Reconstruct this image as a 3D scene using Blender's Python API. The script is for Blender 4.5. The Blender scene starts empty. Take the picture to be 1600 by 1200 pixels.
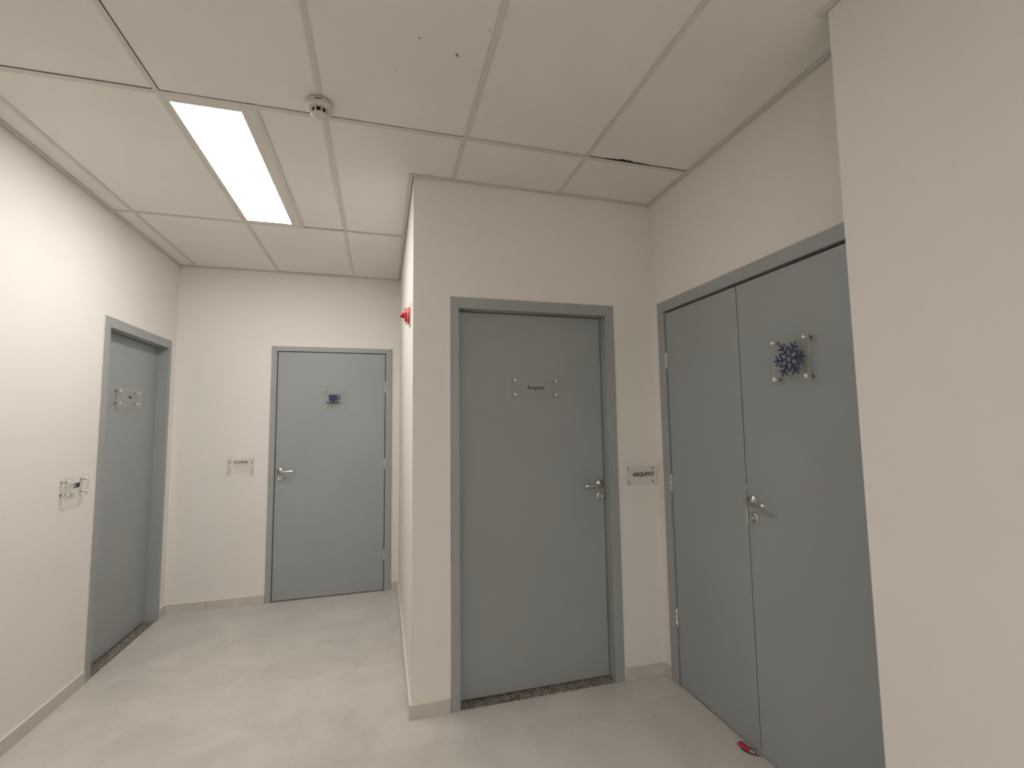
import bpy, bmesh, math, random
from mathutils import Vector, Matrix
random.seed(7)
S = bpy.context.scene
COL = S.collection
PI = math.pi

# ------------------------------------------------------------------ camera
CAM_Z = 1.45
yaw, pitch, roll, FPX = 0.2734, 0.0843, 0.0138, 725.73
cy, sy = math.cos(yaw), math.sin(yaw)
cp, sp = math.cos(pitch), math.sin(pitch)
cr, sr = math.cos(roll), math.sin(roll)
Rz = Matrix(((cy, sy, 0), (-sy, cy, 0), (0, 0, 1)))
Rx = Matrix(((1, 0, 0), (0, cp, -sp), (0, sp, cp)))
Ry = Matrix(((cr, 0, sr), (0, 1, 0), (-sr, 0, cr)))
Mw = Rz @ Rx @ Ry                                  # columns: right, forward, up
right, fwd, up = Mw.col[0], Mw.col[1], Mw.col[2]
cam_d = bpy.data.cameras.new('camera')
cam = bpy.data.objects.new('camera', cam_d)
COL.objects.link(cam)
rot = Matrix((right, up, -fwd)).transposed().to_4x4()
cam.matrix_world = Matrix.Translation((0, 0, CAM_Z)) @ rot
cam_d.sensor_fit = 'HORIZONTAL'
cam_d.sensor_width = 36.0
cam_d.lens = FPX / 1600.0 * 36.0
cam_d.clip_start = 0.02
S.camera = cam

# ------------------------------------------------------------------ world, lamps, exposure
wd = bpy.data.worlds.new('world'); S.world = wd
wd.use_nodes = True
wd.node_tree.nodes['Background'].inputs[0].default_value = (0.02, 0.02, 0.02, 1)
wd.node_tree.nodes['Background'].inputs[1].default_value = 0.0
LAMP = 23.5            # strength of the ceiling panel in view
LAMP_FILL = 31.0         # strength of the unseen panels added behind the photographer as fill
LAMP_COL = (1.0, 0.98, 0.95)
S.view_settings.view_transform = 'Standard'
S.view_settings.look = 'None'
S.view_settings.gamma = 1.0
S.view_settings.use_curve_mapping = False
S.view_settings.exposure = 0.14

# ------------------------------------------------------------------ room numbers (metres)
XL, YB, XR, YA, XW, H = -1.632, 4.372, 0.154, 2.477, 1.5954, 2.796
PX, PY = 1.41, 1.09           # corner of the near right wall
YN = -4.2                     # wall behind the photographer
TOP = 3.05                    # slab above the suspended ceiling
T = 0.14

# ------------------------------------------------------------------ materials
def mat(name, col, rough=0.6, metal=0.0, spec=0.5, noise=None, bump=None):
    m = bpy.data.materials.new(name); m.use_nodes = True
    nt = m.node_tree; b = nt.nodes['Principled BSDF']
    b.inputs['Base Color'].default_value = (*col, 1)
    b.inputs['Roughness'].default_value = rough
    b.inputs['Metallic'].default_value = metal
    b.inputs['Specular IOR Level'].default_value = spec
    if noise or bump:
        tc = nt.nodes.new('ShaderNodeTexCoord')
        geo = nt.nodes.new('ShaderNodeNewGeometry')
    if noise:
        sc, amt, det = noise
        n = nt.nodes.new('ShaderNodeTexNoise'); n.inputs['Scale'].default_value = sc
        n.inputs['Detail'].default_value = det
        nt.links.new(geo.outputs['Position'], n.inputs['Vector'])
        r = nt.nodes.new('ShaderNodeValToRGB')
        r.color_ramp.elements[0].position = .3; r.color_ramp.elements[1].position = .7
        r.color_ramp.elements[0].color = (*[c*(1-amt) for c in col], 1)
        r.color_ramp.elements[1].color = (*[min(1, c*(1+amt)) for c in col], 1)
        nt.links.new(n.outputs['Fac'], r.inputs['Fac'])
        nt.links.new(r.outputs['Color'], b.inputs['Base Color'])
    if bump:
        sc, st = bump
        n2 = nt.nodes.new('ShaderNodeTexNoise'); n2.inputs['Scale'].default_value = sc
        n2.inputs['Detail'].default_value = 3
        nt.links.new(geo.outputs['Position'], n2.inputs['Vector'])
        bp = nt.nodes.new('ShaderNodeBump'); bp.inputs['Strength'].default_value = st
        bp.inputs['Distance'].default_value = 0.01
        nt.links.new(n2.outputs['Fac'], bp.inputs['Height'])
        nt.links.new(bp.outputs['Normal'], b.inputs['Normal'])
    return m

M_WALL = mat('wall_paint', (0.820, 0.782, 0.738), 0.75, spec=0.25, noise=(1.2, 0.02, 2), bump=(9, 0.08))
M_CEIL = mat('ceiling_tile_vinyl', (0.86, 0.83, 0.78), 0.6, spec=0.3, noise=(3, 0.02, 3), bump=(5, 0.10))
M_TEE = mat('ceiling_tee_paint', (0.70, 0.67, 0.615), 0.5, spec=0.3)
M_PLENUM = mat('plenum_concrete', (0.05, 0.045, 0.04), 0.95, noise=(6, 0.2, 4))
M_DOOR = mat('door_grey_laminate', (0.34, 0.36, 0.36), 0.42, spec=0.35, noise=(2.0, 0.025, 2), bump=(14, 0.03))
M_FRAME = mat('frame_grey_paint', (0.345, 0.365, 0.36), 0.42, spec=0.35, noise=(4, 0.02, 2), bump=(10, 0.03))
M_BASE = mat('baseboard_porcelain', (0.60, 0.56, 0.505), 0.4, noise=(7, 0.05, 4))
M_CAULK = mat('cream_caulk', (0.78, 0.72, 0.63), 0.6)
M_CHROME = mat('brushed_chrome', (0.62, 0.61, 0.58), 0.22, metal=1.0)
M_STEEL = mat('hinge_steel', (0.68, 0.67, 0.64), 0.45, metal=0.35)
M_CAP = mat('satin_nickel_cap', (0.80, 0.79, 0.76), 0.3, metal=0.45)
M_BLACK = mat('black_slot', (0.012, 0.011, 0.01), 0.8)
M_WHITE = mat('white_plastic', (0.66, 0.61, 0.56), 0.4)
M_RIM = mat('luminaire_rim', (0.74, 0.70, 0.63), 0.4)
M_RED = mat('red_plastic', (0.55, 0.01, 0.03), 0.25)
M_REDTAPE = mat('red_fabric', (0.50, 0.035, 0.06), 0.55, noise=(60, 0.15, 2))
M_PAPER = mat('pale_paper', (0.62, 0.56, 0.47), 0.7)
M_BROWN = mat('brown_cord', (0.10, 0.05, 0.035), 0.6)
M_NAVY = mat('navy_vinyl', (0.018, 0.017, 0.075), 0.4)
M_INK = mat('black_vinyl', (0.022, 0.019, 0.03), 0.45)
M_LAV = mat('lavender_vinyl', (0.235, 0.225, 0.30), 0.5)

def granite():
    m = mat('speckled_granite', (0.25, 0.21, 0.17), 0.35)
    nt = m.node_tree; b = nt.nodes['Principled BSDF']
    g = nt.nodes.new('ShaderNodeNewGeometry')
    v = nt.nodes.new('ShaderNodeTexVoronoi'); v.inputs['Scale'].default_value = 110
    nt.links.new(g.outputs['Position'], v.inputs['Vector'])
    n = nt.nodes.new('ShaderNodeTexNoise'); n.inputs['Scale'].default_value = 45; n.inputs['Detail'].default_value = 5
    nt.links.new(g.outputs['Position'], n.inputs['Vector'])
    mx = nt.nodes.new('ShaderNodeMix'); mx.data_type = 'FLOAT'; mx.inputs[0].default_value = 0.5
    sep = nt.nodes.new('ShaderNodeSeparateColor')
    nt.links.new(v.outputs['Color'], sep.inputs[0])
    nt.links.new(sep.outputs[0], mx.inputs[2]); nt.links.new(n.outputs['Fac'], mx.inputs[3])
    r = nt.nodes.new('ShaderNodeValToRGB')
    e = r.color_ramp.elements
    e[0].position = .28; e[0].color = (0.085, 0.073, 0.063, 1)
    e[1].position = .75; e[1].color = (0.42, 0.38, 0.32, 1)
    k = e.new(.5); k.color = (0.20, 0.165, 0.14, 1)
    nt.links.new(mx.outputs[0], r.inputs['Fac']); nt.links.new(r.outputs['Color'], b.inputs['Base Color'])
    return m
M_GRAN = granite()

def floor_mat():
    m = mat('floor_porcelain', (0.47, 0.425, 0.365), 0.38, spec=0.4)
    nt = m.node_tree; b = nt.nodes['Principled BSDF']
    g = nt.nodes.new('ShaderNodeNewGeometry')
    sh = nt.nodes.new('ShaderNodeVectorMath'); sh.operation = 'ADD'
    sh.inputs[1].default_value = (0.37, 0.13, 0)
    nt.links.new(g.outputs['Position'], sh.inputs[0])
    br = nt.nodes.new('ShaderNodeTexBrick')
    br.offset = 0.0; br.squash = 1.0
    br.inputs['Color1'].default_value = (0.655, 0.62, 0.578, 1)
    br.inputs['Color2'].default_value = (0.615, 0.58, 0.54, 1)
    br.inputs['Mortar'].default_value = (0.59, 0.56, 0.515, 1)
    br.inputs['Scale'].default_value = 1.0
    br.inputs['Mortar Size'].default_value = 0.0012
    br.inputs['Mortar Smooth'].default_value = 0.2
    br.inputs['Bias'].default_value = 0.0
    br.inputs['Brick Width'].default_value = 0.80
    br.inputs['Row Height'].default_value = 0.80
    nt.links.new(sh.outputs[0], br.inputs['Vector'])
    n = nt.nodes.new('ShaderNodeTexNoise'); n.inputs['Scale'].default_value = 3.4
    n.inputs['Detail'].default_value = 8; n.inputs['Roughness'].default_value = .66
    n.inputs['Distortion'].default_value = .6
    nt.links.new(g.outputs['Position'], n.inputs['Vector'])
    r = nt.nodes.new('ShaderNodeValToRGB')
    r.color_ramp.elements[0].position = .3; r.color_ramp.elements[0].color = (0.88, 0.87, 0.86, 1)
    r.color_ramp.elements[1].position = .72; r.color_ramp.elements[1].color = (1.08, 1.07, 1.06, 1)
    nt.links.new(n.outputs['Fac'], r.inputs['Fac'])
    mx = nt.nodes.new('ShaderNodeMix'); mx.data_type = 'RGBA'; mx.blend_type = 'MULTIPLY'
    mx.inputs[0].default_value = 1.0
    nt.links.new(br.outputs['Color'], mx.inputs[6]); nt.links.new(r.outputs['Color'], mx.inputs[7])
    nt.links.new(mx.outputs[2], b.inputs['Base Color'])
    return m
M_FLOOR = floor_mat()

def acrylic(name, tint, body):
    m = bpy.data.materials.new(name); m.use_nodes = True
    nt = m.node_tree; nt.nodes.clear()
    o = nt.nodes.new('ShaderNodeOutputMaterial')
    t = nt.nodes.new('ShaderNodeBsdfTransparent'); t.inputs[0].default_value = (0.995, 0.995, 0.99, 1)
    d = nt.nodes.new('ShaderNodeBsdfDiffuse'); d.inputs[0].default_value = (*tint, 1)
    g = nt.nodes.new('ShaderNodeBsdfGlossy'); g.inputs['Roughness'].default_value = 0.08
    f = nt.nodes.new('ShaderNodeFresnel'); f.inputs[0].default_value = 1.45
    a = nt.nodes.new('ShaderNodeMixShader'); a.inputs[0].default_value = body
    b = nt.nodes.new('ShaderNodeMixShader')
    nt.links.new(t.outputs[0], a.inputs[1]); nt.links.new(d.outputs[0], a.inputs[2])
    ge = nt.nodes.new('ShaderNodeNewGeometry')
    inv = nt.nodes.new('ShaderNodeMath'); inv.operation = 'SUBTRACT'; inv.inputs[0].default_value = 1.0
    mu = nt.nodes.new('ShaderNodeMath'); mu.operation = 'MULTIPLY'
    nt.links.new(ge.outputs['Backfacing'], inv.inputs[1])
    nt.links.new(f.outputs[0], mu.inputs[0]); nt.links.new(inv.outputs[0], mu.inputs[1])
    nt.links.new(mu.outputs[0], b.inputs[0]); nt.links.new(a.outputs[0], b.inputs[1]); nt.links.new(g.outputs[0], b.inputs[2])
    nt.links.new(b.outputs[0], o.inputs[0])
    return m
M_ACR = acrylic('clear_acrylic', (0.80, 0.77, 0.72), 0.025)
M_ACRE = acrylic('acrylic_cut_edge', (0.50, 0.46, 0.42), 0.75)

def emit(name, col, st):
    m = bpy.data.materials.new(name); m.use_nodes = True
    b = m.node_tree.nodes['Principled BSDF']
    b.inputs['Base Color'].default_value = (0.9, 0.9, 0.9, 1)
    b.inputs['Emission Color'].default_value = (*col, 1)
    b.inputs['Emission Strength'].default_value = st
    return m
M_LAMP = emit('lit_diffuser', LAMP_COL, LAMP)
M_LAMP2 = emit('lit_diffuser_fill', LAMP_COL, LAMP_FILL)

# ------------------------------------------------------------------ mesh helpers
def box(bm, x0, x1, y0, y1, z0, z1, bev=0.0, mi=0):
    vs = [bm.verts.new((x, y, z)) for x in (x0, x1) for y in (y0, y1) for z in (z0, z1)]
    fs = [bm.faces.new([vs[i] for i in q]) for q in
          ((0, 1, 3, 2), (4, 6, 7, 5), (0, 4, 5, 1), (2, 3, 7, 6), (0, 2, 6, 4), (1, 5, 7, 3))]
    for f in fs: f.material_index = mi
    if bev > 0:
        es = list({e for f in fs for e in f.edges})
        bmesh.ops.bevel(bm, geom=es, offset=bev, segments=2, profile=0.5, affect='EDGES')
    return fs

def prism_xz(bm, pts, y0, y1, mi=0):
    """polygon given in local x,z extruded along y"""
    a = [bm.verts.new((x, y0, z)) for x, z in pts]
    b = [bm.verts.new((x, y1, z)) for x, z in pts]
    n = len(pts)
    fs = [bm.faces.new(a), bm.faces.new(b[::-1])]
    for i in range(n):
        fs.append(bm.faces.new((a[i], b[i], b[(i+1) % n], a[(i+1) % n])))
    for f in fs: f.material_index = mi
    return fs

def lathe(bm, prof, mtx, seg=24, mi=0):
    """profile of (radius, height) turned about local z, placed by mtx"""
    rings = []
    for r, h in prof:
        if r < 1e-6: rings.append([bm.verts.new(mtx @ Vector((0, 0, h)))])
        else: rings.append([bm.verts.new(mtx @ Vector((r*math.cos(2*PI*i/seg), r*math.sin(2*PI*i/seg), h))) for i in range(seg)])
    for A, B in zip(rings, rings[1:]):
        for i in range(seg):
            j = (i+1) % seg
            if len(A) == 1 and len(B) == 1: continue
            if len(A) == 1: f = bm.faces.new((A[0], B[i], B[j]))
            elif len(B) == 1: f = bm.faces.new((A[i], B[0], A[j]))
            else: f = bm.faces.new((A[i], B[i], B[j], A[j]))
            f.material_index = mi; f.smooth = True

def sweep(bm, path, radii, seg=12, flat=1.0, upv=(0, 0, 1), mi=0):
    """tube along a path; flat < 1 squashes across upv"""
    path = [Vector(p) for p in path]; upv = Vector(upv)
    rings = []
    for i, p in enumerate(path):
        a = path[max(0, i-1)]; b = path[min(len(path)-1, i+1)]
        t = (b-a).normalized()
        s = t.cross(upv)
        if s.length < 1e-4: s = t.cross(Vector((1, 0, 0)))
        s.normalize(); w = s.cross(t).normalized()
        r = radii[i] if isinstance(radii, (list, tuple)) else radii
        f = flat[i] if isinstance(flat, (list, tuple)) else flat
        rings.append([bm.verts.new(p + s*r*f*math.cos(2*PI*k/seg) + w*r*math.sin(2*PI*k/seg)) for k in range(seg)])
    for A, B in zip(rings, rings[1:]):
        for i in range(seg):
            j = (i+1) % seg
            f = bm.faces.new((A[i], B[i], B[j], A[j])); f.smooth = True; f.material_index = mi
    for rg in (rings[0][::-1], rings[-1]):
        bm.faces.new(rg).material_index = mi

def obj(name, bm, mats, parent=None, loc=None, rotz=None):
    bmesh.ops.recalc_face_normals(bm, faces=bm.faces)
    me = bpy.data.meshes.new(name); bm.to_mesh(me); bm.free()
    for m in (mats if isinstance(mats, (list, tuple)) else [mats]): me.materials.append(m)
    o = bpy.data.objects.new(name, me); COL.objects.link(o)
    if parent: o.parent = parent
    if loc: o.location = loc
    if rotz is not None: o.rotation_euler = (0, 0, rotz)
    return o

def empty(name, loc, rotz=0.0):
    o = bpy.data.objects.new(name, None); COL.objects.link(o)
    o.empty_display_size = 0.1
    o.location = loc; o.rotation_euler = (0, 0, rotz)
    return o

def thing(name, label, cat, loc, rotz=0.0, group=None):
    o = empty(name, loc, rotz); tag(o, label, cat, group); return o
def tag(o, label, cat, group=None):
    o['label'] = label; o['category'] = cat
    if group: o['group'] = group
    return o
def struct(o, label, cat):
    o['kind'] = 'structure'; o['label'] = label; o['category'] = cat; return o
BM = bmesh.new

# ------------------------------------------------------------------ floor, walls, ceiling
b = BM(); box(b, XL-T, XW+T, YN-T, YB+T, -0.12, 0.0)
struct(obj('floor', b, M_FLOOR), 'pale grey beige porcelain tile floor of the lobby', 'floor')

b = BM()
box(b, XL-T, XL, YN, 3.347, 0, TOP); box(b, XL-T, XL, 4.270, YB+T, 0, TOP); box(b, XL-T, XL, 3.347, 4.270, 2.142, TOP)
struct(obj('wall_left', b, M_WALL), 'long cream wall on the left with a recessed grey door at its far end', 'wall')
b = BM()
box(b, XL, -0.918, YB, YB+T, 0, TOP); box(b, 0.087, XR+T, YB, YB+T, 0, TOP); box(b, -0.918, 0.087, YB, YB+T, 2.142, TOP)
struct(obj('wall_back', b, M_WALL), 'far cream wall holding the grey door with the cup sign', 'wall')
b = BM(); box(b, XR, XR+T, YA+T, YB, 0, TOP)
box(b, XR, XR+T, YA, YA+T, 0, TOP)
box(b, XR+T, 0.351, YA, YA+T, 0, TOP); box(b, 1.328, XW+T, YA, YA+T, 0, TOP); box(b, 0.351, 1.328, YA, YA+T, 2.142, TOP)
struct(obj('wall_middle', b, M_WALL), 'cream wall with an outside corner jutting out around the Arquivo door', 'wall')
b = BM()
box(b, XW, XW+T, 2.408, YA, 0, TOP); box(b, XW, XW+T, PY, 1.140, 0, TOP); box(b, XW, XW+T, 1.140, 2.408, 2.152, TOP)
struct(obj('wall_right', b, M_WALL), 'cream wall on the right above and around the double doors', 'wall')
b = BM(); box(b, PX, XW+T, YN, PY, 0, TOP)
struct(obj('wall_near', b, M_WALL), 'near cream wall filling the right edge of the view', 'wall')
b = BM(); box(b, XL-T, XW+T, YN-T, YN, 0, TOP)
struct(obj('wall_behind', b, M_WALL), 'cream wall closing the corridor behind the photographer', 'wall')

# suspended ceiling: slab above, lay-in tiles, tee grid and wall angle
b = BM(); box(b, XL-T, XW+T, YN-T, YB+T, TOP, TOP+0.1)
ceil = struct(obj('ceiling', b, M_PLENUM), 'suspended ceiling of large pale lay-in tiles', 'ceiling')
X1, T1, GX, GY = -0.8825, 2.0748, 0.625, 1.253
LX = [X1 + GX*(k-1) for k in range(4)] + [X1 + GX*3]           # L0..L4
TY = [T1 + GY*k for k in range(-5, 2)]
FL = 0.0125                                                     # half flange
def inside(x0, x1, y0, y1):
    """the parts of a rectangle that lie under open room (leaves out the archive block and the near wall)"""
    out = []
    ys = sorted({y0, y1, *[v for v in (YA, PY) if y0 < v < y1]})
    for a, c in zip(ys, ys[1:]):
        mid = (a+c)/2
        xr = XR if mid > YA else (XW if mid > PY else PX)
        if x0 < xr: out.append((x0, min(x1, xr), a, c))
    return out
xs = [XL] + LX + [XW]; ys = [YN] + [t for t in TY if t > YN+0.05] + [YB]
HOLES = [(X1, -0.545, T1, T1+GY), (X1+GX, X1+GX+0.338, T1-4*GY, T1-3*GY),
         (X1+2*GX, X1+2*GX+0.338, T1-5*GY, T1-4*GY)]   # luminaires
TH = 0.012
tees = []
for k, x in enumerate(LX): tees.append((x-FL, x+FL, YN, YB))
for t in ys[1:-1]: tees.append((XL, XW, t-FL, t+FL))
for h in HOLES: tees.append((h[1], h[1]+2*FL, h[2], h[3]))
lifts = {}
rr = random.Random(3)
for i in range(len(xs)-1):
    for j in range(len(ys)-1):
        x0, x1, y0, y1 = xs[i]+0.004, xs[i+1]-0.004, ys[j]+0.004, ys[j+1]-0.004
        if x1-x0 < 0.03: continue
        for h in HOLES:
            if abs(h[0]-xs[i]) < 0.01 and abs(h[2]-ys[j]) < 0.01: x0 = h[1] + 0.012
        lift = rr.choice((0.0005, 0.001, 0.002))
        short = 0.0
        # gaps seen on the photographer's side of some tees
        if abs(ys[j+1]-T1) < 0.01 and i in (0, 1): short = 0.013
        if abs(ys[j+1]-T1) < 0.01 and i in (2, 3): short = 0.0105
        if abs(ys[j+1]-T1) < 0.01 and i == 5: short = 0.0135
        if abs(ys[j+1]-T1-GY) < 0.01 and i == 2: short = 0.0125
        if abs(ys[j+1]-T1) < 0.01 and i == 2: x0 += 0.0095       # sliver of dark gap beside the tee
        ps = inside(x0, x1, y0, y1)
        gx = lambda c: 0.009 if c == XR else (0.010 if c == XW else (0.006 if c == PX else 0.0))
        if len(ps) == 0: continue
        if len(ps) == 1:
            (a, c, d, e) = ps[0]
            e2 = min(e, YA-0.006) if (c > XR and abs(e-YA) < 0.02) else e
            poly = [(a, d), (c-gx(c), d), (c-gx(c), e2 if e != y1 else e2-short), (a, e2 if e != y1 else e2-short)]
        else:
            (a, c1, d, m), (_, c2, _, e) = ps[0], ps[1]
            m += -0.006 if c1 > c2 else 0.006
            poly = [(a, d), (c1-gx(c1), d), (c1-gx(c1), m), (c2-gx(c2), m), (c2-gx(c2), e-short), (a, e-short)]
        if max(p[0] for p in poly)-a < 0.02 or poly[-1][1]-poly[0][1] < 0.02: continue
        bb = BM(); z0 = H+0.0015+lift
        lo = [bb.verts.new((x, y, z0)) for x, y in poly]; hi = [bb.verts.new((x, y, z0+TH)) for x, y in poly]
        bb.faces.new(lo[::-1]); bb.faces.new(hi)
        for q in range(len(lo)): bb.faces.new((lo[q], lo[(q+1) % len(lo)], hi[(q+1) % len(lo)], hi[q]))
        obj('ceiling_tile', bb, M_CEIL, ceil)
b = BM()
for n, (x0, x1, y0, y1) in enumerate(tees):
    dz = 0.0 if n < len(LX) else (0.0004 if n < len(tees)-len(HOLES) else 0.0008)
    for (a, c, d, e) in inside(x0, x1, y0, y1):
        if c-a < 0.01 or e-d < 0.01: continue
        box(b, a+0.002, c-0.002, d, e, H-0.001-dz, H+0.001-dz)
obj('tee_grid', b, M_TEE, ceil)
# perimeter wall angle
b = BM()
def ang(pts):
    """flat strip of the wall angle: outline of one straight run, mitred at its ends"""
    lo = [b.verts.new((x, y, H-0.0024)) for x, y in pts]; hi = [b.verts.new((x, y, H+0.0004)) for x, y in pts]
    b.faces.new(lo); b.faces.new(hi[::-1])
    for k in range(4): b.faces.new((lo[k], hi[k], hi[(k+1) % 4], lo[(k+1) % 4]))
run = [(XL, YN, .001), (XL, YB, .001), (XR, YB, .004), (XR, YA, .004), (XW, YA, .004), (XW, PY, .004), (PX, PY, .004), (PX, YN, .003)]
# outer line hugs the wall with its gap, inner line is one flange width further into the room
def off(d):
    xl, yb, xr, ya, xw, py, px = XL+d, YB-d, XR-d, YA-d, XW-d, PY+d, PX-d
    return [(xl, YN), (xl, yb), (xr, yb), (xr, ya), (xw, ya), (xw, py), (px, py), (px, YN)]
OUT, INN = off(0.004), off(0.026)
for k in range(7): ang([OUT[k], OUT[k+1], INN[k+1], INN[k]])
obj('wall_angle', b, M_TEE, ceil)
b = BM()                                                        # dark strip standing in for shade in the gap above the angle
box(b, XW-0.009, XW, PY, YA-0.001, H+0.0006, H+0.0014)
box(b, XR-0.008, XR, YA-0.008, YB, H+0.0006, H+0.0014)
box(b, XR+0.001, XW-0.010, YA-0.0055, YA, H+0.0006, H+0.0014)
obj('gap_shade_strip', b, M_PLENUM, ceil)
# little scuffs on the tiles and the chipped tile edge by the right wall
for cx, cy_, ln, an in ((0.2526, 1.587, 0.018, 0.9), (0.113, 1.544, 0.009, 0.7), (0.0375, 1.72, 0.004, 0.2), (0.345, 1.45, 0.006, 1.4)):
    b = BM(); pts = [(-ln/2, -.001), (0, -.0022), (ln/2, 0.0002), (0.1*ln, .0018)]
    vs = []
    for x, y in pts:
        X = cx + x*math.cos(an)-y*math.sin(an); Y = cy_ + x*math.sin(an)+y*math.cos(an)
        vs.append((X, Y))
    lo = [b.verts.new((x, y, H+0.0003)) for x, y in vs]; hi = [b.verts.new((x, y, H+0.0035)) for x, y in vs]
    b.faces.new(lo); b.faces.new(hi[::-1])
    for k in range(4): b.faces.new((lo[k], hi[k], hi[(k+1) % 4], lo[(k+1) % 4]))
    obj('scuff_mark', b, M_BLACK, ceil)
b = BM()
ch = [(1.085, 0.000), (1.10, -0.006), (1.15, -0.011), (1.165, -0.009), (1.175, -0.017), (1.19, -0.019), (1.20, -0.014), (1.235, -0.016), (1.245, -0.008), (1.28, -0.010), (1.33, -0.005), (1.36, 0.0)]
lo = [b.verts.new((x, T1-FL+y+0.001, H-0.0002)) for x, y in ch]; hi = [b.verts.new((x, T1-FL+y+0.001, H+0.003)) for x, y in ch]
b.faces.new(lo); b.faces.new(hi[::-1])
for k in range(len(ch)): b.faces.new((lo[k], hi[k], hi[(k+1) % len(ch)], lo[(k+1) % len(ch)]))
o = obj('chipped_edge', b, M_BLACK, ceil)

# ------------------------------------------------------------------ baseboards
BH, BT = 0.068, 0.012
def basebd(name, label, segs, joints=()):
    b = BM()
    for (x0, x1, y0, y1) in segs: box(b, x0, x1, y0, y1, 0.0, BH, 0.0015)
    for (x0, x1, y0, y1) in segs:                                # pale bead of filler on the top edge
        box(b, x0, x1, y0, y1, BH, BH+0.003, 0, 1)
    for (x0, x1, y0, y1) in joints: box(b, x0, x1, y0, y1, 0.0005, BH-0.001, 0, 2)
    struct(obj(name, b, [M_BASE, M_CAULK, M_PLENUM]), label, 'baseboard')
basebd('baseboard_left', 'beige porcelain baseboard along the left wall', [(XL, XL+BT, YN, 3.345), (XL, XL+BT, 4.272, YB)], [(XL+BT-.001, XL+BT+.0003, 1.62, 1.6225)])
basebd('baseboard_back', 'beige porcelain baseboard under the COPA sign on the far wall', [(XL+BT, -0.920, YB-BT, YB), (0.089, XR-BT, YB-BT, YB)], [(-1.339, -1.3365, YB-BT-.0004, YB-BT+.001)])
basebd('baseboard_middle', 'beige porcelain baseboard wrapping the outside corner by the Arquivo door', [(XR-BT, XR, YA-BT, YB), (XR, 0.349, YA-BT, YA), (1.341, XW-BT, YA-BT, YA)])
basebd('baseboard_right', 'short beige baseboard piece beside the double doors', [(XW-BT, XW, 2.410, YA)])
basebd('baseboard_near', 'beige baseboard of the near right wall', [(PX-BT, PX, YN, PY+BT)])

# ------------------------------------------------------------------ doors
def lever(parent, x, z, yf, d):
    """lever handle on a round rose; d=+1 lever points to local +x"""
    b = BM()
    R = Matrix.Translation((x, yf, z)) @ Matrix.Rotation(PI/2, 4, 'X')        # local z -> -y (towards viewer)
    lathe(b, [(0, 0), (0.0255, 0), (0.0255, 0.004), (0.023, 0.0075), (0.013, 0.009), (0.0105, 0.011), (0.0105, 0.02), (0, 0.02)], R, 28)
    P = [(x, yf-0.012, z), (x, yf-0.034, z), (x+d*0.004, yf-0.044, z), (x+d*0.014, yf-0.050, z-0.001),
         (x+d*0.035, yf-0.052, z-0.003), (x+d*0.065, yf-0.052, z-0.005), (x+d*0.098, yf-0.050, z-0.004), (x+d*0.112, yf-0.049, z-0.003), (x+d*0.116, yf-0.049, z-0.003)]
    sweep(b, P, [0.0085, 0.0085, 0.009, 0.0095, 0.0095, 0.0095, 0.010, 0.009, 0.005], 14, [1, 1, 1, .9, .75, .65, .6, .6, .5])
    obj('lever_handle', b, M_CHROME, parent)
def keyrose(parent, x, z, yf):
    b = BM()
    R = Matrix.Translation((x, yf, z)) @ Matrix.Rotation(PI/2, 4, 'X')
    lathe(b, [(0, 0), (0.0255, 0), (0.0255, 0.004), (0.0225, 0.0078), (0.013, 0.0085), (0.012, 0.0078), (0, 0.0078)], R, 28)
    lathe(b, [(0, 0.0078), (0.0075, 0.0078), (0.0075, 0.011), (0, 0.011)], R, 16)
    box(b, x-0.0012, x+0.0012, yf-0.0114, yf-0.0105, z-0.006, z+0.006, 0, 1)
    obj('key_rosette', b, [M_CHROME, M_BLACK], parent)
def hinge(parent, x, z, yf):
    b = BM()
    R = Matrix.Translation((x, yf-0.004, z-0.045))
    for k in range(3):
        lathe(b, [(0, k*.03+.0007), (0.0065, k*.03+.0009), (0.0065, (k+1)*.03-.0009), (0, (k+1)*.03-.0007)], R, 12)
    lathe(b, [(0.003, -.004), (0.003, .094)], R, 10)
    obj('hinge', b, M_STEEL, parent)

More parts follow.
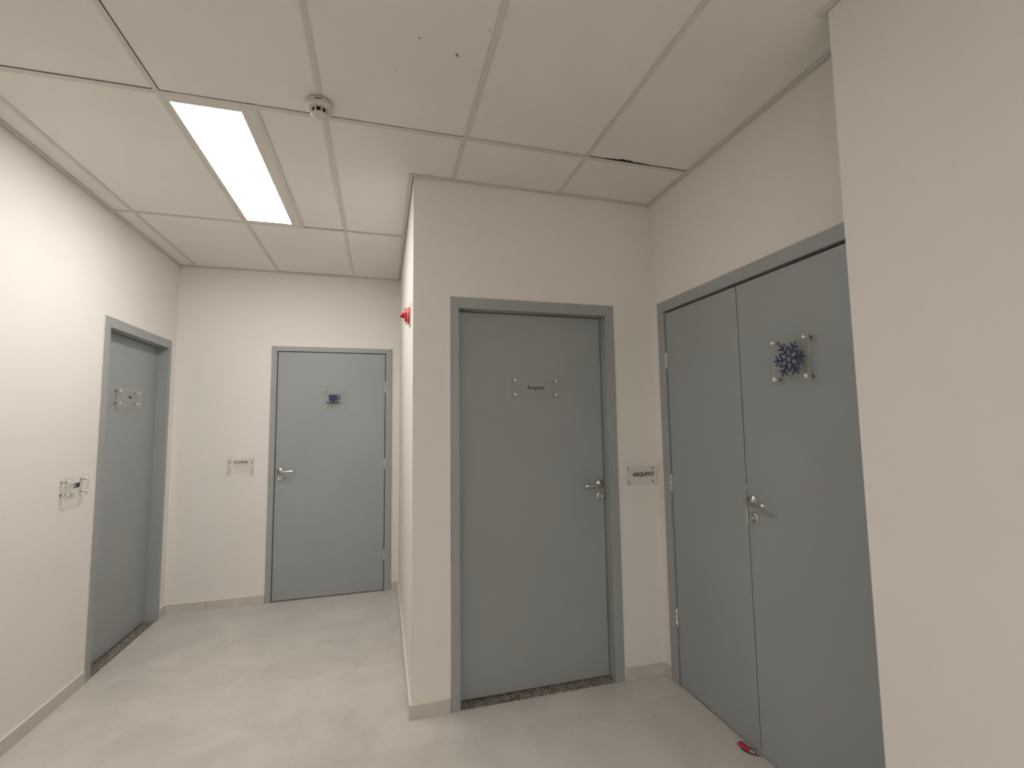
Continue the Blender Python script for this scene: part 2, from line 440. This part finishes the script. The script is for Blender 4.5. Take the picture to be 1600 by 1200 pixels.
def door(name, label, loc, rotz, w, h, fl, fr, ft, depth, leaves, hinges=(), sill=False, bottom=0.006, gap=0.004):
    """leaves: list of (x0, x1, [levers (x, z, dir)], [roses (x, z)])"""
    e = struct(empty(name, loc, rotz), label, 'door')
    b = BM(); y0, y1 = -0.010, T
    prism_xz(b, [(0.0005, 0), (fl, 0), (fl, h-ft), (0.0005, h-0.0005)], y0, y1)
    prism_xz(b, [(w-fr, 0), (w-.0005, 0), (w-.0005, h-.0005), (w-fr, h-ft)], y0, y1)
    prism_xz(b, [(fl, h-ft), (w-fr, h-ft), (w-.0005, h-.0005), (0.0005, h-.0005)], y0, y1)
    # rebate behind the leaf so that the joint stays closed
    s = 0.014; yl = depth+0.060
    box(b, fl, fl+s, yl, y1, 0, h-ft); box(b, w-fr-s, w-fr, yl, y1, 0, h-ft); box(b, fl, w-fr, yl, y1, h-ft-s, h-ft)
    f = obj('door_frame', b, M_FRAME, e)
    bv = f.modifiers.new('soft_edges', 'BEVEL'); bv.width = 0.0018; bv.segments = 2; bv.limit_method = 'ANGLE'
    # cream filler where wall meets frame
    b = BM(); c = 0.0045
    box(b, -c, 0.0, -0.0050, 0.0, 0.07, h+c); box(b, w, w+c, -0.0050, 0.0, 0.07, h+c); box(b, 0, w, -0.0055, 0.0, h, h+c)
    obj('filler_line', b, M_CAULK, e)
    for (x0, x1, lv, rs) in leaves:
        b = BM(); box(b, x0, x1, depth, depth+0.033, bottom, h-ft-gap, 0.0012)
        l = obj('door_leaf', b, M_DOOR, e)
        for (x, z, d) in lv: lever(l, x, z, depth, d)
        for (x, z) in rs: keyrose(l, x, z, depth)
    for (x, z) in hinges: hinge(e, x, z, depth)
    if sill:
        b = BM(); box(b, fl, w-fr, -0.006, T, 0.0, 0.005, 0.0012)
        obj('granite_threshold', b, M_GRAN, e)
    return e
G = 0.004
door('door_1', 'grey recessed door with acrylic nameplate in the left wall', (XL, 3.347, 0), PI/2, 0.923, 2.142, 0.056, 0.043, 0.063, 0.068,
     [(0.056+0.003, 0.923-0.043-0.003, [], [])], sill=True, bottom=0.012)
door('door_2', 'grey door with the cup sign in the far wall', (-0.918, YB, 0), 0, 1.005, 2.142, 0.046, 0.056, 0.042, 0.001,
     [(0.046+0.006, 1.005-0.056-0.006, [(0.090, 1.073, 1)], [(0.091, 1.012)])],
     hinges=[(1.005-0.056-0.003, 1.79), (1.005-0.056-0.003, 1.10), (1.005-0.056-0.003, 0.305)], gap=0.006, bottom=0.008)
door('door_3', 'grey recessed Arquivo door in the jutting middle wall', (0.351, YA, 0), 0, 0.977, 2.142, 0.048, 0.058, 0.063, 0.060,
     [(0.048+0.0025, 0.977-0.058-0.004, [(0.889, 1.087, -1)], [(0.890, 1.018)])], sill=True, bottom=0.010)
door('door_4', 'pair of grey double doors with the snowflake sign in the right wall', (XW, 2.408, 0), -PI/2, 1.268, 2.152, 0.063, 0.063, 0.062, 0.001,
     [(0.063+0.006, 0.633-0.0025, [], []), (0.633+0.0025, 1.268-0.063-0.006, [(0.667, 1.091, 1)], [(0.671, 1.017)])],
     hinges=[(0.063+0.003, 1.80), (0.063+0.003, 1.10), (0.063+0.003, 0.36)], gap=0.012, bottom=0.010)
d4 = bpy.data.objects['door_4']
# strike plate and flush bolt in the seam between the two leaves
b = BM(); box(b, 0.6262, 0.6335, -0.0012, 0.001, 0.985, 1.055, 0.0005); box(b, 0.6305, 0.6345, -0.0015, 0.012, 1.135, 1.155)
obj('strike_plate', b, M_STEEL, d4)

# ------------------------------------------------------------------ luminaires
def luminaire(loc, m, label):
    """light fitting lying in the grid; local origin = near left corner of its bay"""
    t = thing('ceiling_light', label, 'ceiling light', loc, 0, 'recessed light panels')
    w, l = -0.545-X1, GY
    x0, x1, y0, y1 = FL-0.001, w+0.001, FL-0.001, l-FL+0.001
    ex0, ex1, ey0, ey1 = 0.0245, 0.2885, 0.052, 1.208
    b = BM()
    z0, z1 = 0.000, 0.006
    for (a, c, d, e) in ((x0, ex0, y0, y1), (ex1, x1, y0, y1), (ex0, ex1, y0, ey0), (ex0, ex1, ey1, y1)): box(b, a, c, d, e, z0, z1)
    box(b, ex0-.004, ex1+.004, ey0-.004, ey1+.004, z1+.004, z1+.055)
    obj('rim', b, M_RIM, t)
    b = BM(); box(b, ex0, ex1, ey0, ey1, 0.0015, z1+0.0035)
    obj('diffuser', b, m, t)
    return t
luminaire((X1, T1, H), M_LAMP, 'lit narrow rectangular ceiling light panel on the left of the ceiling')
luminaire((X1+GX, T1-4*GY, H), M_LAMP2, 'unseen fill light panel added over the corridor behind the photographer')
luminaire((X1+2*GX, T1-5*GY, H), M_LAMP2, 'unseen fill light panel added at the far end of the corridor behind')

# ------------------------------------------------------------------ smoke detector
t = thing('smoke_detector', 'round white smoke detector with dark vents hanging under the ceiling grid', 'smoke detector', (-0.264, 1.985, H-0.0025))
b = BM(); lathe(b, [(0, 0), (0.052, 0), (0.053, -0.003), (0.052, -0.010), (0, -0.010)], Matrix.Identity(4), 48)
box(b, -0.013, 0.013, -0.0535, -0.051, -0.0115, -0.0085, 0, 1)
obj('mounting_base', b, [M_WHITE, M_BLACK], t)
b = BM()
lathe(b, [(0.0515, -0.0112), (0.0535, -0.013), (0.0535, -0.022), (0.051, -0.026), (0.042, -0.029), (0.034, -0.0305), (0.030, -0.0305)], Matrix.Identity(4), 48)
lathe(b, [(0.0515, -0.0112), (0.0, -0.0112)], Matrix.Identity(4), 48)
body = obj('housing', b, M_WHITE, t)
b = BM()
lathe(b, [(0.029, -0.029), (0.029, -0.048), (0.0, -0.048)], Matrix.Identity(4), 32)
obj('vent_chamber', b, M_BLACK, t)
b = BM()
for k in range(8):
    a = 2*PI*k/8 + PI/8
    R = Matrix.Rotation(a, 4, 'Z')
    vs0 = len(b.verts)
    box(b, 0.0285, 0.0335, -0.0028, 0.0028, -0.0495, -0.029)
    b.verts.ensure_lookup_table()
    bmesh.ops.transform(b, matrix=R, verts=b.verts[vs0:])
lathe(b, [(0.033, -0.0485), (0.033, -0.051), (0.027, -0.055), (0.0, -0.056)], Matrix.Identity(4), 32)
lathe(b, [(0.0, -0.0488), (0.033, -0.0485)], Matrix.Identity(4), 32)
obj('vent_cap', b, M_WHITE, t)

# ------------------------------------------------------------------ fire alarm sounder on the side of the jutting wall
t = thing('fire_alarm', 'small red fire alarm sounder on white plate at the jutting wall corner', 'alarm', (XR, 2.700, 2.076), -PI/2)
b = BM(); box(b, -0.058, 0.058, -0.006, 0.0, -0.060, 0.062, 0.002)
obj('back_plate', b, M_CAULK, t)
RT = Matrix.Rotation(PI/2, 4, 'X')
b = BM(); lathe(b, [(0.0, 0.006), (0.049, 0.006), (0.050, 0.010), (0.048, 0.016), (0.0, 0.016)], RT, 40)
obj('red_base', b, M_RED, t)
b = BM(); lathe(b, [(0.043, 0.016), (0.043, 0.022), (0.038, 0.030), (0.028, 0.035), (0.0, 0.036)], RT, 40)
obj('dome', b, M_RED, t)
b = BM(); lathe(b, [(0.047, 0.0155), (0.0475, 0.018), (0.043, 0.0195)], RT, 40)
obj('pale_ring', b, M_WHITE, t)
b = BM(); lathe(b, [(0.016, 0.035), (0.015, 0.044), (0.010, 0.055), (0.004, 0.060), (0, 0.060)], RT, 24)
obj('beacon', b, M_RED, t)
b = BM(); box(b, -0.012, 0.012, -0.03, -0.008, -0.052, -0.040, 0.002)
obj('cable_gland', b, M_WHITE, t)

# ------------------------------------------------------------------ acrylic signs
def text_mesh(s, size, off=0.0, ext=0.0004):
    cu = bpy.data.curves.new('txt', 'FONT'); cu.body = s; cu.size = size
    cu.align_x = 'CENTER'; cu.align_y = 'CENTER'; cu.extrude = ext; cu.offset = off
    o = bpy.data.objects.new('txt', cu); COL.objects.link(o)
    dg = bpy.context.evaluated_depsgraph_get(); dg.update()
    me = bpy.data.meshes.new_from_object(o.evaluated_get(dg))
    bpy.data.objects.remove(o); bpy.data.curves.remove(cu)
    # text lies in xy facing +z; stand it up: x -> x, y -> z, normal -> -y
    me.transform(Matrix.Rotation(PI/2, 4, 'X'))
    return me

OFF = 0.026
def plate(parent, w, h):
    b = BM(); th = 0.004
    box(b, -w/2, w/2, -OFF-th, -OFF, -h/2, h/2)
    b.faces.ensure_lookup_table()
    for f in b.faces:
        c = f.calc_center_median()
        if abs(c.x) > w/2-1e-5 or abs(c.z) > h/2-1e-5: f.material_index = 1
    return obj('acrylic_plate', b, [M_ACR, M_ACRE], parent)
def standoffs(parent, dx, dz, big=False):
    r = 0.0070 if big else 0.0062
    k = 1.0
    for sx in (-1, 1):
        for sz in (-1, 1):
            b = BM(); R = Matrix.Translation((sx*dx, 0, sz*dz)) @ Matrix.Rotation(PI/2, 4, 'X')
            lathe(b, [(0, 0), (r, 0), (r, OFF-.001), (0, OFF-.001)], R, 20)
            lathe(b, [(0, OFF+.0045), (r*1.3, OFF+.0045), (r*1.3, OFF+.0085), (r*.8, OFF+.012), (0, OFF+.013)], R, 20, 1)
            obj('standoff', b, [M_CHROME, M_CAP], parent)
def sign(label, loc, rotz, w, h, dx, dz, big=False):
    t = thing('acrylic_sign', label, 'sign', loc, rotz, None)
    plate(t, w, h); standoffs(t, dx, dz, big); return t
def put_text(parent, s, size, x, z, m, off=0.0, sx=1.0):
    me = text_mesh(s, size, off); me.materials.clear(); me.materials.append(m)
    me.transform(Matrix.Diagonal((sx, 1, 1, 1)))
    o = bpy.data.objects.new('lettering', me); COL.objects.link(o); o.parent = parent
    o.location = (x, -OFF-0.0046, z)
    return o

# Arquivo on the middle door, and its twin on the left door
s1 = sign('clear acrylic nameplate reading Arquivo on the middle grey door', (0.825+0.018, YA+0.060, 1.650), 0, 0.285, 0.130, 0.123, 0.040)
put_text(s1, 'Arquivo', 0.0305, 0.002, 0.0, M_INK, 0.0005, 1.02)
s2 = sign('clear acrylic nameplate with tiny lettering on the recessed left door', (XL-0.068, 3.777, 1.660), PI/2, 0.285, 0.130, 0.123, 0.040)
put_text(s2, 'DML', 0.026, 0.005, 0.003, M_INK, 0.0005, 0.9)

# cup icon sign on the far door
def cup(parent, cx, cz, s, mirror=1, saucer=True):
    b = BM(); y0, y1 = -OFF-0.0049, -OFF-0.0041
    P = [(-.5, .42), (.45, .42), (.45, -.05), (.42, -.25), (.34, -.38), (-.36, -.38), (-.45, -.25), (-.5, -.05)]
    prism_xz(b, [(cx+mirror*x*s, cz+z*s) for x, z in P], y0, y1)
    for P in ([(.45, .38), (.70, .38), (.80, .28), (.68, .26), (.45, .26)], [(.68, .26), (.80, .28), (.80, -.02), (.68, 0.02)],
              [(.68, .02), (.80, -.02), (.74, -.12), (.45, -.12), (.45, .0)]):
        prism_xz(b, [(cx+mirror*x*s, cz+z*s) for x, z in P], y0, y1)
    o = obj('cup_icon', b, M_NAVY, parent)
    if saucer:
        b = BM()
        prism_xz(b, [(cx+x*s, cz+z*s) for x, z in [(-.85, -.56), (-.72, -.48), (.70, -.48), (.82, -.56), (.70, -.64), (-.72, -.64)]], y0, y1)
        obj('saucer_icon', b, M_INK, parent)
s3 = sign('square clear acrylic sign with a navy cup icon on the far grey door', (-0.408, YB+0.001, 1.686), 0, 0.188, 0.188, 0.0745, 0.0745)
cup(s3, -0.006, 0.005, 0.072)

# snowflake sign on the double doors
s4 = sign('square clear acrylic sign with a navy snowflake on the double doors', (XW+0.001, 1.477, 1.691), -PI/2, 0.192, 0.192, 0.075, 0.0755, True)
RS = 0.075
def bar(b, p, q, w, y0, y1):
    p, q = Vector(p), Vector(q); d = (q-p).normalized(); n = Vector((-d.y, d.x))*w/2
    prism_xz(b, [tuple(p+n), tuple(p-n), tuple(q-n), tuple(q+n)], y0, y1)
b = BM(); y0, y1 = -OFF-0.0049, -OFF-0.0041
k = 0
for i in range(6):
    a = PI/3*i + 0.03
    e = Vector((math.cos(a), math.sin(a)))
    yy = y0 - 0.00002*i
    bar(b, e*RS*0.17, e*RS*0.98, 0.0074, yy, y1)
    for rr_, ln in ((0.36, 0.40), (0.63, 0.34)):
        for s in (-1, 1):
            v = Vector((math.cos(a+s*PI/3.4), math.sin(a+s*PI/3.4)))
            k += 1
            bar(b, e*RS*rr_, e*RS*rr_ + v*RS*ln, 0.0070, y0-0.00001*k-0.0001, y1)
    a2 = a + PI/3
    e2 = Vector((math.cos(a2), math.sin(a2)))
    bar(b, e*RS*0.19, e2*RS*0.19, 0.0058, y0-0.0003-0.00002*i, y1)
obj('snowflake_icon', b, M_NAVY, s4)
b = BM()
for i in range(6):
    a = PI/3*i + 0.03 + PI/6
    e = Vector((math.cos(a), math.sin(a))); n = Vector((-e.y, e.x))
    P = [e*RS*.22+n*RS*.03, e*RS*.22-n*RS*.03, e*RS*.40-n*RS*.14, e*RS*.52-n*RS*.07, e*RS*.58, e*RS*.52+n*RS*.07, e*RS*.40+n*RS*.14]
    prism_xz(b, [tuple(p) for p in P], -OFF-0.0045, y1)
prism_xz(b, [(RS*.12*math.cos(PI/4*j), RS*.12*math.sin(PI/4*j)) for j in range(8)], -OFF-0.0045, y1)
obj('lavender_petals', b, M_LAV, s4)

# small wall signs
s5 = sign('small clear acrylic sign reading COPA on the far wall left of the door', (-1.122, YB, 1.136), 0, 0.200, 0.116, 0.082, 0.036)
put_text(s5, 'COPA', 0.031, 0.003, 0.022, M_INK, 0.0006, 1.25)
s6 = sign('small clear acrylic sign reading ARQUIVO between the middle door and double doors', (1.474, YA, 1.136), 0, 0.196, 0.113, 0.082, 0.038)
put_text(s6, 'ARQUIVO', 0.031, 0.003, 0.006, M_INK, 0.0009, 0.98)
s7 = sign('small clear acrylic sign with a tiny navy icon on the left wall', (XL, 3.127, 1.137), PI/2, 0.200, 0.112, 0.084, 0.034)
b = BM(); ya, yb = -OFF-0.0048, -OFF-0.0041
prism_xz(b, [(-0.016, -0.005), (0.020, -0.003), (0.020, 0.023), (-0.016, 0.021)], ya, yb)
for P in ([(-0.034, 0.016), (-0.016, 0.016), (-0.016, 0.021), (-0.034, 0.021)], [(-0.034, -0.005), (-0.016, -0.005), (-0.016, 0.0), (-0.034, 0.0)],
          [(-0.034, 0.0), (-0.029, 0.0), (-0.029, 0.016), (-0.034, 0.016)]):
    prism_xz(b, P, ya, yb)
obj('navy_icon', b, M_NAVY, s7)

# ------------------------------------------------------------------ red scrap by the double doors
t = thing('red_tag', 'small red tag with a brown loop lying on the floor at the double doors', 'tag', (1.560, 1.826, 0.0))
def ribbon(b, pts, w, th=0.0015):
    """flat strip: pts (x, y, z), width direction per point given as 4th/5th"""
    top, bot = [], []
    for (x, y, z, wx, wy, ww) in pts:
        n = Vector((wx, wy, 0)).normalized()*ww/2
        top.append((b.verts.new((x+n.x, y+n.y, z+th)), b.verts.new((x-n.x, y-n.y, z+th))))
        bot.append((b.verts.new((x+n.x, y+n.y, z)), b.verts.new((x-n.x, y-n.y, z))))
    for i in range(len(pts)-1):
        for f in ((top[i][0], top[i][1], top[i+1][1], top[i+1][0]), (bot[i][0], bot[i+1][0], bot[i+1][1], bot[i][1]),
                  (top[i][0], top[i+1][0], bot[i+1][0], bot[i][0]), (top[i][1], bot[i][1], bot[i+1][1], top[i+1][1])):
            b.faces.new(f).smooth = True
    b.faces.new((top[0][0], bot[0][0], bot[0][1], top[0][1])); b.faces.new((top[-1][0], top[-1][1], bot[-1][1], bot[-1][0]))
b = BM()
ribbon(b, [(-0.004, 0.042, 0.003, 1, .3, .012), (-0.005, 0.034, 0.009, 1, .2, .026), (-0.006, 0.020, 0.012, 1, .05, .031), (-0.005, 0.006, 0.011, 1, -.1, .031), (-0.001, -0.007, 0.008, 1, -.3, .026), (0.005, -0.016, 0.002, 1, -.4, .016)], 0.02, 0.004)
obj('red_strip', b, M_REDTAPE, t)
b = BM()
ribbon(b, [(0.008, -0.006, 0.006, 1, -.2, .010), (0.011, -0.018, 0.006, 1, -.3, .017), (0.017, -0.030, 0.003, 1, -.5, .013), (0.022, -0.036, 0.0005, 1, -.6, .006)], 0.01, 0.0015)
obj('paper_scrap', b, M_PAPER, t)
b = BM()
lp = [(-0.015, 0.010, 0.003), (-0.013, -0.004, 0.003), (-0.008, -0.018, 0.003), (0.000, -0.030, 0.003), (0.012, -0.040, 0.003), (0.030, -0.052, 0.003)]
sweep(b, lp, [0.0015, 0.0022, 0.0028, 0.0028, 0.0024, 0.0015], 8)
lp = [(0.012, -0.040, 0.003), (0.024, -0.034, 0.004), (0.027, -0.020, 0.006), (0.020, -0.004, 0.008), (0.010, 0.004, 0.009)]
sweep(b, lp, 0.0020, 8)
obj('loop_cord', b, M_BROWN, t)
